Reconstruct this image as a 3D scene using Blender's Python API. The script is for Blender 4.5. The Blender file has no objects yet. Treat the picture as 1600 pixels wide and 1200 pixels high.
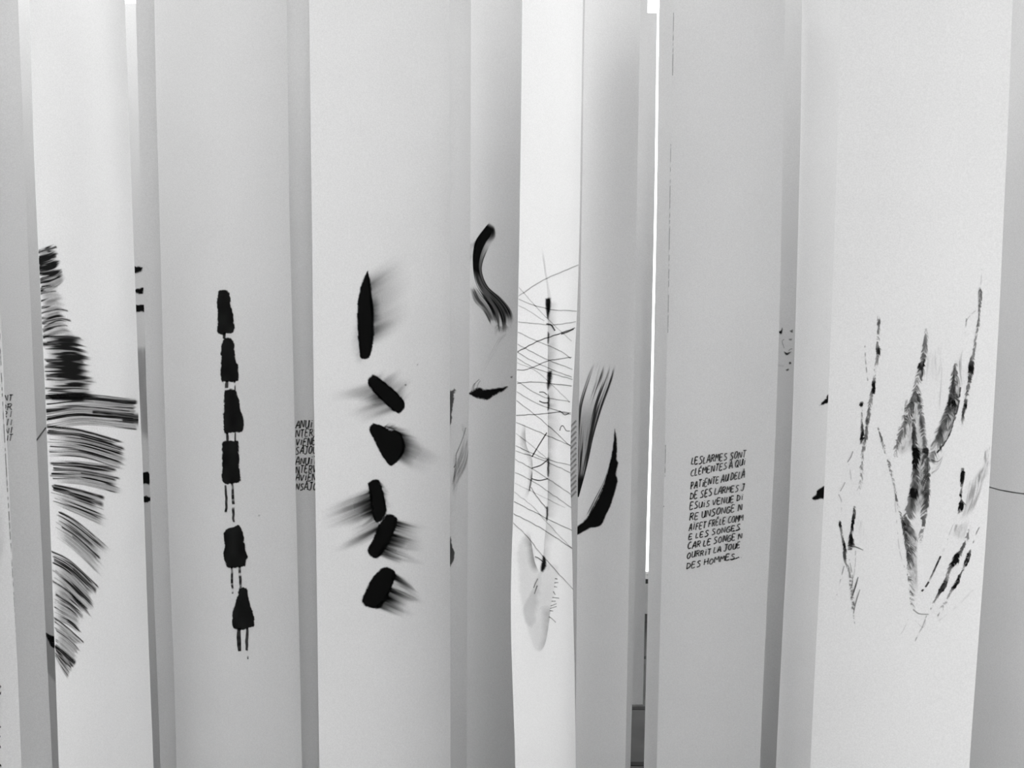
import bpy, math, random
import numpy as np
from mathutils import Matrix, Vector

random.seed(7)
scene = bpy.context.scene
COL = scene.collection

# ------------------------------------------------------------------ camera
F = 1333.0                      # focal length in pixels of the 1600x1200 frame
CAM = np.array([0.0, 0.0, 1.5])
TILT, ROLL = math.radians(4.3), math.radians(0.45)
RM = Matrix.Rotation(math.pi / 2 - TILT, 3, 'X') @ Matrix.Rotation(ROLL, 3, 'Z')
RN = np.array(RM)
cd = bpy.data.cameras.new('camera')
cd.sensor_width = 36.0
cd.lens = 36.0 * F / 1600.0
cd.clip_start = 0.05
cam = bpy.data.objects.new('camera', cd)
cam.matrix_world = Matrix.Translation(Vector(CAM)) @ RM.to_4x4()
COL.objects.link(cam)
scene.camera = cam

# ------------------------------------------------------------------ world and exposure
w = bpy.data.worlds.new('overcast_sky')
scene.world = w
w.use_nodes = True
w.node_tree.nodes['Background'].inputs[0].default_value = (1, 1, 1, 1)
w.node_tree.nodes['Background'].inputs[1].default_value = 1.0
vs = scene.view_settings
vs.view_transform = 'Standard'
vs.look = 'None'
vs.gamma = 1.0
vs.use_curve_mapping = False
vs.exposure = 2.02

# ------------------------------------------------------------------ helpers: objects and materials
def grey(v):
    return (v, v, v, 1.0)

def newmat(name):
    m = bpy.data.materials.new(name)
    m.use_nodes = True
    m.node_tree.nodes.clear()
    return m, m.node_tree.nodes, m.node_tree.links

def surface(name, lo, hi, scale, rough=0.8, bump=0.15, detail=6.0):
    m, N, L = newmat(name)
    out = N.new('ShaderNodeOutputMaterial')
    b = N.new('ShaderNodeBsdfPrincipled')
    tc = N.new('ShaderNodeTexCoord')
    nz = N.new('ShaderNodeTexNoise')
    nz.inputs['Scale'].default_value = scale
    nz.inputs['Detail'].default_value = detail
    cr = N.new('ShaderNodeValToRGB')
    cr.color_ramp.elements[0].position = 0.3
    cr.color_ramp.elements[1].position = 0.7
    cr.color_ramp.elements[0].color = grey(lo)
    cr.color_ramp.elements[1].color = grey(hi)
    bp = N.new('ShaderNodeBump')
    bp.inputs['Strength'].default_value = bump
    bp.inputs['Distance'].default_value = 0.003
    b.inputs['Roughness'].default_value = rough
    L.new(tc.outputs['Object'], nz.inputs['Vector'])
    L.new(nz.outputs['Fac'], cr.inputs['Fac'])
    L.new(cr.outputs['Color'], b.inputs['Base Color'])
    L.new(nz.outputs['Fac'], bp.inputs['Height'])
    L.new(bp.outputs['Normal'], b.inputs['Normal'])
    L.new(b.outputs['BSDF'], out.inputs['Surface'])
    return m

def paper_material():
    m, N, L = newmat('white_paper')
    out = N.new('ShaderNodeOutputMaterial')
    df = N.new('ShaderNodeBsdfDiffuse')
    tr = N.new('ShaderNodeBsdfTranslucent')
    mx = N.new('ShaderNodeMixShader')
    mx.inputs[0].default_value = 0.09
    tc = N.new('ShaderNodeTexCoord')
    n1 = N.new('ShaderNodeTexNoise')
    n1.inputs['Scale'].default_value = 420.0
    n1.inputs['Detail'].default_value = 3.0
    n2 = N.new('ShaderNodeTexNoise')
    n2.inputs['Scale'].default_value = 6.0
    n2.inputs['Detail'].default_value = 2.0
    m1 = N.new('ShaderNodeMapRange')
    m1.inputs['From Min'].default_value, m1.inputs['From Max'].default_value = 0.3, 0.7
    m1.inputs['To Min'].default_value, m1.inputs['To Max'].default_value = 0.775, 0.865
    m2 = N.new('ShaderNodeMapRange')
    m2.inputs['From Min'].default_value, m2.inputs['From Max'].default_value = 0.3, 0.7
    m2.inputs['To Min'].default_value, m2.inputs['To Max'].default_value = -0.012, 0.012
    cr = N.new('ShaderNodeMath')
    cr.operation = 'ADD'
    L.new(tc.outputs['Object'], n1.inputs['Vector'])
    L.new(tc.outputs['Object'], n2.inputs['Vector'])
    L.new(n1.outputs['Fac'], m1.inputs['Value'])
    L.new(n2.outputs['Fac'], m2.inputs['Value'])
    L.new(m1.outputs['Result'], cr.inputs[0])
    L.new(m2.outputs['Result'], cr.inputs[1])
    bp = N.new('ShaderNodeBump')
    bp.inputs['Strength'].default_value = 0.12
    bp.inputs['Distance'].default_value = 0.0006
    L.new(n1.outputs['Fac'], bp.inputs['Height'])
    L.new(bp.outputs['Normal'], df.inputs['Normal'])
    L.new(cr.outputs[0], df.inputs['Color'])
    L.new(cr.outputs[0], tr.inputs['Color'])
    L.new(df.outputs[0], mx.inputs[1])
    L.new(tr.outputs[0], mx.inputs[2])
    L.new(mx.outputs[0], out.inputs['Surface'])
    return m

def ink_material():
    m, N, L = newmat('black_ink')
    out = N.new('ShaderNodeOutputMaterial')
    at = N.new('ShaderNodeAttribute')
    at.attribute_name = 'ink'
    tp = N.new('ShaderNodeBsdfTransparent')
    df = N.new('ShaderNodeBsdfDiffuse')
    df.inputs['Color'].default_value = grey(0.006)
    mx = N.new('ShaderNodeMixShader')
    L.new(at.outputs['Fac'], mx.inputs[0])
    L.new(tp.outputs[0], mx.inputs[1])
    L.new(df.outputs[0], mx.inputs[2])
    L.new(mx.outputs[0], out.inputs['Surface'])
    return m

def glass_material():
    m, N, L = newmat('window_glass')
    out = N.new('ShaderNodeOutputMaterial')
    tp = N.new('ShaderNodeBsdfTransparent')
    gl = N.new('ShaderNodeBsdfGlossy')
    gl.inputs['Roughness'].default_value = 0.02
    fr = N.new('ShaderNodeFresnel')
    fr.inputs['IOR'].default_value = 1.45
    mx = N.new('ShaderNodeMixShader')
    L.new(fr.outputs[0], mx.inputs[0])
    L.new(tp.outputs[0], mx.inputs[1])
    L.new(gl.outputs[0], mx.inputs[2])
    L.new(mx.outputs[0], out.inputs['Surface'])
    return m

def emit_material(name, s):
    m, N, L = newmat(name)
    out = N.new('ShaderNodeOutputMaterial')
    e = N.new('ShaderNodeEmission')
    e.inputs['Strength'].default_value = s
    L.new(e.outputs[0], out.inputs['Surface'])
    return m

PAPER = paper_material()
INK = ink_material()
GLASS = glass_material()
PLASTER = surface('white_plaster', 0.70, 0.76, 9.0)
GREYWALL = surface('grey_plaster', 0.29, 0.34, 9.0)
PLINTH = surface('pale_plinth', 0.40, 0.50, 14.0)
STONE = surface('dark_floor_stone', 0.018, 0.045, 7.0, rough=0.65, bump=0.4)
MORTAR = surface('pale_mortar', 0.14, 0.20, 40.0, rough=0.9)
DARKMETAL = surface('dark_frame_paint', 0.02, 0.03, 30.0, rough=0.5, bump=0.05)
STRING = surface('white_string', 0.6, 0.7, 200.0)
LAMPFRAME = surface('white_lamp_frame', 0.75, 0.8, 30.0, rough=0.4, bump=0.02)

def link(name, verts, faces, mat, parent=None, smooth=False):
    me = bpy.data.meshes.new(name)
    me.from_pydata([tuple(v) for v in verts], [], faces)
    me.materials.append(mat)
    if smooth:
        me.polygons.foreach_set('use_smooth', [True] * len(me.polygons))
    me.update()
    o = bpy.data.objects.new(name, me)
    COL.objects.link(o)
    if parent:
        o.parent = parent
    return o

BOXF = [(0, 3, 2, 1), (4, 5, 6, 7), (0, 1, 5, 4), (1, 2, 6, 5), (2, 3, 7, 6), (3, 0, 4, 7)]
def boxes(name, bl, mat, parent=None):
    V, Fc = [], []
    for (x0, x1, y0, y1, z0, z1) in bl:
        b = len(V)
        V += [(x0, y0, z0), (x1, y0, z0), (x1, y1, z0), (x0, y1, z0),
              (x0, y0, z1), (x1, y0, z1), (x1, y1, z1), (x0, y1, z1)]
        Fc += [tuple(b + i for i in f) for f in BOXF]
    return link(name, V, Fc, mat, parent)

# ------------------------------------------------------------------ the room
X0, X1, Y0, Y1, H = -4.0, 4.0, -3.0, 4.3, 3.6
T = 0.2

floor = boxes('floor', [(X0, X1, Y0, Y1, -0.10, -0.012)], MORTAR)
floor['kind'] = 'structure'
slab_cache = {}
def slab_mesh(key, a, b):
    if key not in slab_cache:
        c, h = 0.008, 0.0
        V = [(0, 0, -0.03), (a, 0, -0.03), (a, b, -0.03), (0, b, -0.03),
             (0, 0, h - c), (a, 0, h - c), (a, b, h - c), (0, b, h - c),
             (c, c, h), (a - c, c, h), (a - c, b - c, h), (c, b - c, h)]
        Fc = [(0, 1, 5, 4), (1, 2, 6, 5), (2, 3, 7, 6), (3, 0, 4, 7),
              (4, 5, 9, 8), (5, 6, 10, 9), (6, 7, 11, 10), (7, 4, 8, 11), (8, 9, 10, 11)]
        me = bpy.data.meshes.new('floor_slab')
        me.from_pydata(V, [], Fc)
        me.materials.append(STONE)
        slab_cache[key] = me
    return slab_cache[key]
row_h = [0.42, 0.5, 0.46, 0.55]
y, r = Y0, 0
while y < Y1 - 0.02:
    b = min(row_h[r % 4], Y1 - y)
    x, k = X0, 0
    while x < X1 - 0.02:
        a = [0.48, 0.62, 0.55, 0.70, 0.44][(k + 2 * r) % 5]
        if k == 0 and r % 2:
            a = 0.30
        a = min(a, X1 - x)
        o = bpy.data.objects.new('floor_slab', slab_mesh((round(a, 3), round(b, 3)), a - 0.016, b - 0.016))
        o.location = (x + 0.008, y + 0.008, 0.0)
        o.parent = floor
        COL.objects.link(o)
        x += a
        k += 1
    y += b
    r += 1

ceil = boxes('ceiling', [(X0, X1, Y0, Y1 + T, H, H + 0.1)], PLASTER)
ceil['kind'] = 'structure'
wl = boxes('wall_left', [(X0 - T, X0, Y0, Y1 + T, -0.1, H)], GREYWALL)
wl['kind'] = 'structure'

# back wall with two tall windows above a low plinth
SILL, HEAD = 0.187, 3.35
wins = [(-2.25, -1.70), (0.42, 0.97)]
xs = [X0] + [v for p in wins for v in p] + [X1]
bl = [(xs[i], xs[i + 1], Y1, Y1 + T, SILL, HEAD) for i in range(0, len(xs), 2)]
bl.append((X0, X1, Y1, Y1 + T, HEAD, H))
wb = boxes('wall_back', bl, GREYWALL)
wb['kind'] = 'structure'
pl = boxes('trim_1', [(X0, X1, Y1 - 0.02, Y1 + T, -0.05, SILL - 0.03)], PLINTH)
pl['kind'] = 'structure'
for i, (a, b) in enumerate(wins):
    o = bpy.data.objects.new('window_%d' % (i + 1), None)
    o.location = ((a + b) / 2, Y1 + 0.06, SILL)
    COL.objects.link(o)
    o['kind'] = 'structure'
    lx, ym, hh, ft = (b - a) / 2, 0.0, HEAD - SILL, 0.045
    boxes('window_frame', [(-lx, -lx + ft, -.03, .03, -.03, hh), (lx - ft, lx, -.03, .03, -.03, hh),
                           (-lx + ft, lx - ft, -.03, .03, hh - ft, hh)], PLASTER, o)
    boxes('window_sill', [(-lx, lx, -.075, .05, -.03, -.006)], DARKMETAL, o)
    boxes('pane', [(-lx + ft, lx - ft, -.004, .004, -.006, hh - ft)], GLASS, o)

# right wall: solid towards the back, a wide unseen opening added for side light
wr = boxes('wall_right', [(X1, X1 + T, -0.2, Y1 + T, -0.1, H), (X1, X1 + T, Y0, -0.2, -0.1, 0.12),
                          (X1, X1 + T, Y0, -0.2, 2.75, H)], GREYWALL)
wr['kind'] = 'structure'

wf = boxes('wall_front', [(X0 - T, -0.3, Y0 - T, Y0, -0.1, H), (-0.3, X1 + T, Y0 - T, Y0, -0.1, 0.12), (-0.3, X1 + T, Y0 - T, Y0, 2.75, H)], GREYWALL)  # unseen wall, its opening added for frontal light on the strips
wf['kind'] = 'structure'

# unseen ceiling panels, added to light the strip tops from above
def added_ceiling_light(x, y, label, power, sx=1.2, sy=0.3):
    o = bpy.data.objects.new('added_ceiling_light', None)
    o.location = (x, y, H)
    COL.objects.link(o)
    o['label'] = label
    o['category'] = 'ceiling light'
    o['group'] = 'added ceiling light panels'
    f = 0.025
    boxes('lamp_frame', [(-sx / 2 - f, sx / 2 + f, -sy / 2 - f, -sy / 2, -.06, 0), (-sx / 2 - f, sx / 2 + f, sy / 2, sy / 2 + f, -.06, 0),
                         (-sx / 2 - f, -sx / 2, -sy / 2, sy / 2, -.06, 0), (sx / 2, sx / 2 + f, -sy / 2, sy / 2, -.06, 0)], LAMPFRAME, o)
    boxes('diffuser', [(-sx / 2, sx / 2, -sy / 2, sy / 2, -.045, -.03)], emit_material('lamp_diffuser', power), o)
    ld = bpy.data.lights.new('lamp', 'AREA')
    ld.shape = 'RECTANGLE'
    ld.size, ld.size_y = sx, sy
    ld.energy = power * 9.0
    lo = bpy.data.objects.new('lamp', ld)
    lo.location = (0, 0, -.065)
    lo.parent = o
    COL.objects.link(lo)

added_ceiling_light(-1.4, 2.0, 'unseen ceiling light panel added to light the left hanging strips', 1.15)
added_ceiling_light(1.3, 2.12, 'unseen ceiling light panel added to light the right hanging strips', 0.85)

# ------------------------------------------------------------------ hanging paper strips
TOP, BOT = 2.39, 0.14

def smooth01(x):
    x = np.clip(x, 0, 1)
    return x * x * (3 - 2 * x)

class Strip:
    """A sheet hanging in an upright plane, its edges measured along the plane."""
    def __init__(self, label, edges, dl, dr, bow=0.006, wav=0.0, top=TOP, bot=BOT, ph=0.0):
        e = np.array(edges, float)
        yl = np.interp(600, e[:, 0], e[:, 1])
        yr = np.interp(600, e[:, 0], e[:, 2])
        A, B = self.at_depth(yl, 600, dl), self.at_depth(yr, 600, dr)
        self.o = np.array([A[0], A[1], 0.0])
        t = np.array([B[0] - A[0], B[1] - A[1], 0.0])
        self.t = t / np.linalg.norm(t)
        self.n = np.array([self.t[1], -self.t[0], 0.0])
        self.bow, self.wav, self.ph = bow, wav, ph
        self.top, self.bot = top, bot
        self.zg = np.linspace(bot, top, 101)
        self.ed = []
        for c in (1, 2):
            s, z = self.to_plane(e[:, c], e[:, 0])
            o = np.argsort(z)
            v = np.interp(self.zg, z[o], s[o])
            vp = np.pad(v, 4, mode='edge')
            self.ed.append(np.convolve(vp, np.ones(9) / 9, 'valid'))
        root = bpy.data.objects.new('paper_strip', None)
        mid = self.o + self.t * (self.ed[0][0] + self.ed[1][0]) / 2
        root.location = (mid[0], mid[1], bot)
        self.base = np.array([mid[0], mid[1], bot])
        COL.objects.link(root)
        root['label'] = label
        root['category'] = 'paper strip'
        root['group'] = 'hanging paper strips'
        self.root = root
        nq = 14
        q = np.linspace(0, 1, nq + 1)
        S = self.ed[0][:, None] * (1 - q) + self.ed[1][:, None] * q
        Z = np.repeat(self.zg[:, None], nq + 1, 1)
        P = self.pos(S, Z).reshape(-1, 3) - self.base
        fc = [(i * (nq + 1) + j, i * (nq + 1) + j + 1, (i + 1) * (nq + 1) + j + 1, (i + 1) * (nq + 1) + j)
              for i in range(len(self.zg) - 1) for j in range(nq)]
        link('sheet', P, fc, PAPER, root, True)
        for qq in (0.12, 0.88):
            k = int(round(qq * nq))
            p = self.pos(S[-1:, k:k + 1], Z[-1:, k:k + 1])[0, 0] - self.base
            rr = 0.0008
            ztop = H - bot
            V = [(p[0] + rr * cx, p[1] + rr * cy, zz) for zz in (p[2] - 0.02, ztop) for cx, cy in ((1, 0), (0, 1), (-1, 0), (0, -1))]
            link('hanging_string', V, [(i, (i + 1) % 4, 4 + (i + 1) % 4, 4 + i) for i in range(4)], STRING, root)

    @staticmethod
    def rays(px, py):
        px, py = np.broadcast_arrays(np.asarray(px, float), np.asarray(py, float))
        d = np.stack([(px - 800) / F, -(py - 600) / F, -np.ones_like(px)], -1)
        return d @ RN.T
    def at_depth(self, px, py, y):
        d = self.rays(px, py)
        return CAM + d * (y - CAM[1]) / d[1]
    def to_plane(self, px, py, off=0.0):
        d = self.rays(px, py)
        k = (((self.o - CAM) @ self.n) + off) / (d @ self.n)
        P = CAM + d * k[..., None]
        return (P - self.o) @ self.t, P[..., 2]
    def edges_at(self, z):
        return np.interp(z, self.zg, self.ed[0]), np.interp(z, self.zg, self.ed[1])
    def off(self, s, z):
        a, b = self.edges_at(z)
        q = np.clip((s - a) / (b - a), 0, 1)
        h = (z - self.bot) / (self.top - self.bot)
        return (4 * q * (1 - q) * self.bow * (1 + 0.5 * np.sin(5 * h + self.ph))
                + self.wav * np.sin(7.0 * h + self.ph) * (0.4 + 0.6 * q))
    def pos(self, s, z, lift=0.0):
        f = self.off(s, z) + lift
        P = self.o + s[..., None] * self.t + f[..., None] * self.n
        P[..., 2] = z
        return P
    def each(self, name, grids, lift=0.0005):
        for g_ in grids:
            self.ink(name, [g_], None, lift)
    # ---- ink laid on the sheet ----
    def surf(self, px, py):
        s, z = self.to_plane(px, py)
        for _ in range(3):
            s, z = self.to_plane(px, py, self.off(s, z))
        return s, z
    def ink(self, name, grids, label=None, lift=0.0005):
        """grids: list of (PX, PY, D) 2-D arrays; joined into one ink part."""
        VV, DD, FF, base = [], [], [], 0
        for gi, (X, Y, D) in enumerate(grids):
            s, z = self.surf(X, Y)
            a, b = self.edges_at(z)
            inside = (s >= a - 1e-4) & (s <= b + 1e-4) & (z < self.top) & (z > self.bot)
            s2 = np.clip(s, a, b)
            P = self.pos(s2, z, lift + 0.00012 * gi) - self.base
            h, w_ = X.shape
            idx = np.arange(h * w_).reshape(h, w_)
            a0, a1, a2, a3 = idx[:-1, :-1], idx[:-1, 1:], idx[1:, 1:], idx[1:, :-1]
            Dm = np.maximum.reduce([D[:-1, :-1], D[:-1, 1:], D[1:, 1:], D[1:, :-1]])
            In = inside[:-1, :-1] | inside[:-1, 1:] | inside[1:, 1:] | inside[1:, :-1]
            keep = (Dm > 0.012) & In
            q = np.stack([a0[keep], a1[keep], a2[keep], a3[keep]], -1)
            if len(q) == 0:
                continue
            used, inv = np.unique(q, return_inverse=True)
            VV.append(P.reshape(-1, 3)[used])
            DD.append(np.clip(D.reshape(-1)[used], 0, 1))
            FF.append(inv.reshape(-1, 4) + base)
            base += len(used)
        if not VV:
            return None
        V = np.concatenate(VV).astype(np.float32)
        Dv = np.concatenate(DD).astype(np.float32)
        Q = np.concatenate(FF).astype(np.int32)
        me = bpy.data.meshes.new(name)
        me.vertices.add(len(V))
        me.vertices.foreach_set('co', V.ravel())
        me.loops.add(Q.size)
        me.loops.foreach_set('vertex_index', Q.ravel())
        me.polygons.add(len(Q))
        me.polygons.foreach_set('loop_start', np.arange(0, Q.size, 4, dtype=np.int32))
        me.update(calc_edges=True)
        at = me.attributes.new('ink', 'FLOAT', 'POINT')
        at.data.foreach_set('value', Dv)
        me.materials.append(INK)
        o = bpy.data.objects.new(name, me)
        o.parent = self.root
        COL.objects.link(o)
        if label:
            o['label'] = label
        return o

# ------------------------------------------------------------------ ink drawing tools (sheet coordinates)
def hsh(i, j, seed):
    n = (i * 374761393 + j * 668265263 + seed * 974634777) & 0xffffffff
    n = ((n ^ (n >> 13)) * 1274126177) & 0xffffffff
    return ((n ^ (n >> 16)) & 0xffff) / 65535.0
def vn(x, y, seed=0):
    x, y = np.broadcast_arrays(np.asarray(x, float), np.asarray(y, float))
    i, j = np.floor(x).astype(np.int64), np.floor(y).astype(np.int64)
    u, v = smooth01(x - i), smooth01(y - j)
    return ((hsh(i, j, seed) * (1 - u) + hsh(i + 1, j, seed) * u) * (1 - v)
            + (hsh(i, j + 1, seed) * (1 - u) + hsh(i + 1, j + 1, seed) * u) * v)
def sst(a, b, x):
    return smooth01((x - a) / (b - a))

def crop(x0, y0, k):
    """coordinates read off an enlarged detail"""
    return lambda pts: [(x0 + p[0] / k, y0 + p[1] / k) + tuple(p[2:]) for p in pts]

def resample(pts, n, smooth=True):
    p = np.array(pts, float)
    if smooth and len(p) > 2:
        q = []
        pe = np.vstack([2 * p[0] - p[1], p, 2 * p[-1] - p[-2]])
        tt = np.linspace(0, 1, 12, endpoint=False)[:, None]
        for i in range(1, len(pe) - 2):
            a, b, c, d = pe[i - 1], pe[i], pe[i + 1], pe[i + 2]
            q.append(0.5 * ((2 * b) + (c - a) * tt + (2 * a - 5 * b + 4 * c - d) * tt ** 2 + (3 * b - a - 3 * c + d) * tt ** 3))
        p = np.vstack(q + [p[-1:]])
    L = np.concatenate([[0], np.cumsum(np.hypot(*np.diff(p[:, :2], axis=0).T))])
    s = np.linspace(0, L[-1], n)
    return np.stack([np.interp(s, L, p[:, k]) for k in range(p.shape[1])], -1), L[-1]

def poly(pts, seed=0, soft=1.1, rough=1.6, dens=0.97, tone=0.0, res=0.8, smooth=True):
    """a solid patch of ink with a slightly uneven outline"""
    p = np.array(pts, float)
    if smooth:
        p = resample(np.vstack([p, p[:1]]), 6 * len(p))[0][:-1]
    lo, hi = p.min(0) - 4, p.max(0) + 4
    X, Y = np.meshgrid(np.arange(lo[0], hi[0], res), np.arange(lo[1], hi[1], res))
    XX = X + rough * 2 * (vn(X / 6, Y / 6, seed) - 0.5) + rough * 1.2 * (vn(X / 2.2, Y / 2.2, seed + 3) - 0.5)
    YY = Y + rough * 2 * (vn(X / 6, Y / 6, seed + 1) - 0.5) + rough * 1.2 * (vn(X / 2.2, Y / 2.2, seed + 4) - 0.5)
    ins = np.zeros(X.shape, bool)
    dist = np.full(X.shape, 1e9)
    for i in range(len(p)):
        a, b = p[i], p[(i + 1) % len(p)]
        d = b - a
        t = np.clip(((XX - a[0]) * d[0] + (YY - a[1]) * d[1]) / (d @ d + 1e-9), 0, 1)
        dist = np.minimum(dist, np.hypot(XX - a[0] - t * d[0], YY - a[1] - t * d[1]))
        if a[1] != b[1]:
            c = (a[1] > YY) != (b[1] > YY)
            ins ^= c & (XX < d[0] * (YY - a[1]) / d[1] + a[0])
    sd = np.where(ins, dist, -dist)
    D = sst(-soft, soft, sd) * dens
    if tone:
        D = D * (1 - tone * vn(X / 14, Y / 20, seed + 9))
    return X, Y, D

def sweep(c0, c1, fn, du=2.2, dv=0.85, smooth=True):
    """brush sweep between two edge curves; fn(u along, v across) gives the ink"""
    n0, L0 = resample(c0, 8, smooth)
    n1, L1 = resample(c1, 8, smooth)
    nu = max(6, int(max(L0, L1) / du))
    a, b = resample(c0, nu, smooth)[0], resample(c1, nu, smooth)[0]
    nv = max(5, int(np.hypot(*(a - b).T[:2]).max() / dv))
    v = np.linspace(0, 1, nv)
    X = a[:, None, 0] * (1 - v) + b[:, None, 0] * v
    Y = a[:, None, 1] * (1 - v) + b[:, None, 1] * v
    U = np.repeat(np.linspace(0, 1, nu)[:, None], nv, 1)
    V = np.repeat(v[None], nu, 0)
    return X, Y, fn(U, V)

def dry(seed, k=14, cover=0.5, fade=(0.02, 0.15), rag=0.15, dark=0.92, lines=(), soft=0.2, vf=0.06, cu=2.5, wash=0.0, fine=2.6):
    """dry-brush ink: bristle streaks that run along u"""
    def fn(u, v):
        a = 0.6 * vn(v * k, u * cu, seed) + 0.4 * vn(v * k * fine, u * cu * 2, seed + 1)
        a = np.clip((a - 0.5) * 1.5 + 0.5, 0, 1)
        c = cover(u, v) if callable(cover) else cover
        d = sst(1 - c - soft, 1 - c + soft, a) * dark
        if wash:
            d = np.maximum(d, wash * (0.35 + 0.65 * vn(v * k * 1.6, u * cu * 1.5, seed + 7)) * sst(0.02, 0.3, u))
        end = 1 - rag * vn(v * k * 0.8, u * 0, seed + 2)
        st = rag * 0.4 * vn(v * k * 0.8, u * 0, seed + 3)
        d = d * (1 - sst(end - fade[1], end, u)) * sst(st, st + fade[0] + 1e-3, u)
        for (v0, wd, u0, u1, s) in lines:
            g = np.exp(-((v - v0 - 0.015 * (vn(u * 6, 0, seed + 5) - .5)) / wd) ** 2)
            d = np.maximum(d, s * g * sst(u0 - .02, u0 + .02, u) * (1 - sst(u1 - .06, u1, u)) * (0.75 + 0.25 * vn(u * 12, v * 30, seed)))
        if vf:
            d = d * sst(0, vf, v) * sst(0, vf, 1 - v)
        return d
    return fn

def smear(seed, k=9, base=0.5, p=1.5, vf=0.25, hair=0.5):
    """ink dragged away from an edge (u = away from the edge, v = along it)"""
    def fn(u, v):
        a = vn(v * k, u * 1.5, seed) * 0.6 + vn(v * k * 3, u * 2.5, seed + 1) * 0.4
        a = np.clip((a - 0.5) * 1.7 + 0.5, 0, 1)
        L = 0.45 + 0.55 * vn(v * k * 0.6, 0 * u, seed + 2)
        return base * np.clip(1 - u / L, 0, 1) ** p * (1 - hair + hair * a * 1.3) * sst(0, vf, v) * sst(0, vf, 1 - v)
    return fn

def drag(edge, vec, fn, spread=0.0):
    """smear from an edge curve along a vector"""
    e, _ = resample(edge, 24)
    c = e.mean(0)
    far = e + np.array(vec) + (e - c) * spread
    n = 26
    # u runs from the edge to the far side
    nv = 24 * 3
    e2, L = resample(edge, max(10, int(resample(edge, 8)[1] / 0.9)))
    far2 = e2 + np.array(vec) + (e2 - c) * spread
    nu = max(8, int(np.hypot(*vec) / 2.0))
    u = np.linspace(0, 1, nu)[:, None]
    X = e2[None, :, 0] * (1 - u) + far2[None, :, 0] * u
    Y = e2[None, :, 1] * (1 - u) + far2[None, :, 1] * u
    U = np.repeat(u, len(e2), 1)
    V = np.repeat(np.linspace(0, 1, len(e2))[None], nu, 0)
    return X, Y, fn(U, V)

def pen(pts, wd=1.8, dens=0.8, taper=0.0, smooth=True, wob=0.0, seed=0, breaks=0.0):
    """a pen line"""
    n = max(4, int(resample(pts, 8, smooth)[1] / 1.6))
    p, L = resample(pts, n, smooth)
    p = p[:, :2]
    t = np.gradient(p, axis=0)
    t /= np.hypot(*t.T)[:, None] + 1e-9
    nr = np.stack([-t[:, 1], t[:, 0]], -1)
    u = np.linspace(0, 1, n)
    if wob:
        p = p + nr * (wob * (vn(u * L / 7, 0, seed) - .5))[:, None] * 2
    wv = np.full(n, wd) * (1 - taper * np.abs(2 * u - 1) ** 2)
    core = np.maximum(wv / 2 - 0.35, 0.12)
    edge = wv / 2 + 0.55
    off = np.stack([-edge, -core, core, edge], 1)
    X = p[:, None, 0] + nr[:, None, 0] * off
    Y = p[:, None, 1] + nr[:, None, 1] * off
    dd = dens * (0.8 + 0.2 * vn(u * L / 5, 0, seed + 1))
    if breaks:
        dd = dd * sst(breaks - .15, breaks + .15, vn(u * L / 4.5, 0, seed + 2))
    D = np.stack([0 * u, dd, dd, 0 * u], 1)
    return X, Y, D

def feather(path, seed, dens=0.7, shear=0.6, cover=0.5, kb=0.35, lcore=0.35):
    """a ragged ink spine with oblique barbs; path rows are x, y, half width left, half width right, darkness"""
    n = max(8, int(resample(path, 8)[1] / 1.1))
    p, L = resample(path, n)
    c = p[:, :2]
    t = np.gradient(c, axis=0)
    t /= np.hypot(*t.T)[:, None] + 1e-9
    nr = np.stack([t[:, 1], -t[:, 0]], -1)          # towards the right when the path runs down
    nr = np.where((nr[:, :1] < 0), -nr, nr)
    wl_, wr_ = p[:, 2] * 1.35, p[:, 3] * 1.35
    nv = max(9, int((wl_ + wr_).max() / 0.8))
    v = np.linspace(-1, 1, nv)
    o = np.where(v[None] < 0, v[None] * wl_[:, None], v[None] * wr_[:, None])
    X = c[:, None, 0] + nr[:, None, 0] * o
    Y = c[:, None, 1] + nr[:, None, 1] * o
    s = np.linspace(0, L, n)[:, None]
    s = s + 9 * (vn(s / 13, v * 1.7, seed + 5) - .5)
    a = vn((s - np.abs(o) * shear * 2.0) * kb, v * 1.2 + 0 * s, seed) * 0.55 + vn((s - np.abs(o) * shear * 2) * kb * 2.4, v * 2 + 0 * s, seed + 1) * 0.45
    a = np.clip((a - .5) * 1.8 + .5, 0, 1)
    prof = np.exp(-(np.abs(v[None]) / 0.7) ** 2) * (1 - np.abs(v[None]) ** 4)
    dk = p[:, 4][:, None]
    th = 1 - np.clip(dk * prof * 1.3, 0, 1)
    D = sst(th - .25, th + .25, a) * (0.35 + 0.65 * dk) * dens / 0.7 * sst(0, .35, prof)
    se = np.linspace(0, L, n)[:, None]
    D *= sst(0, 3, se) * sst(0, 3, L - se)
    D *= 0.55 + 0.45 * vn(X / 5, Y / 9, seed + 6)
    D += 0.25 * dk * D * (dk > .85)
    return X, Y, np.clip(D, 0, 0.97)

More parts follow.
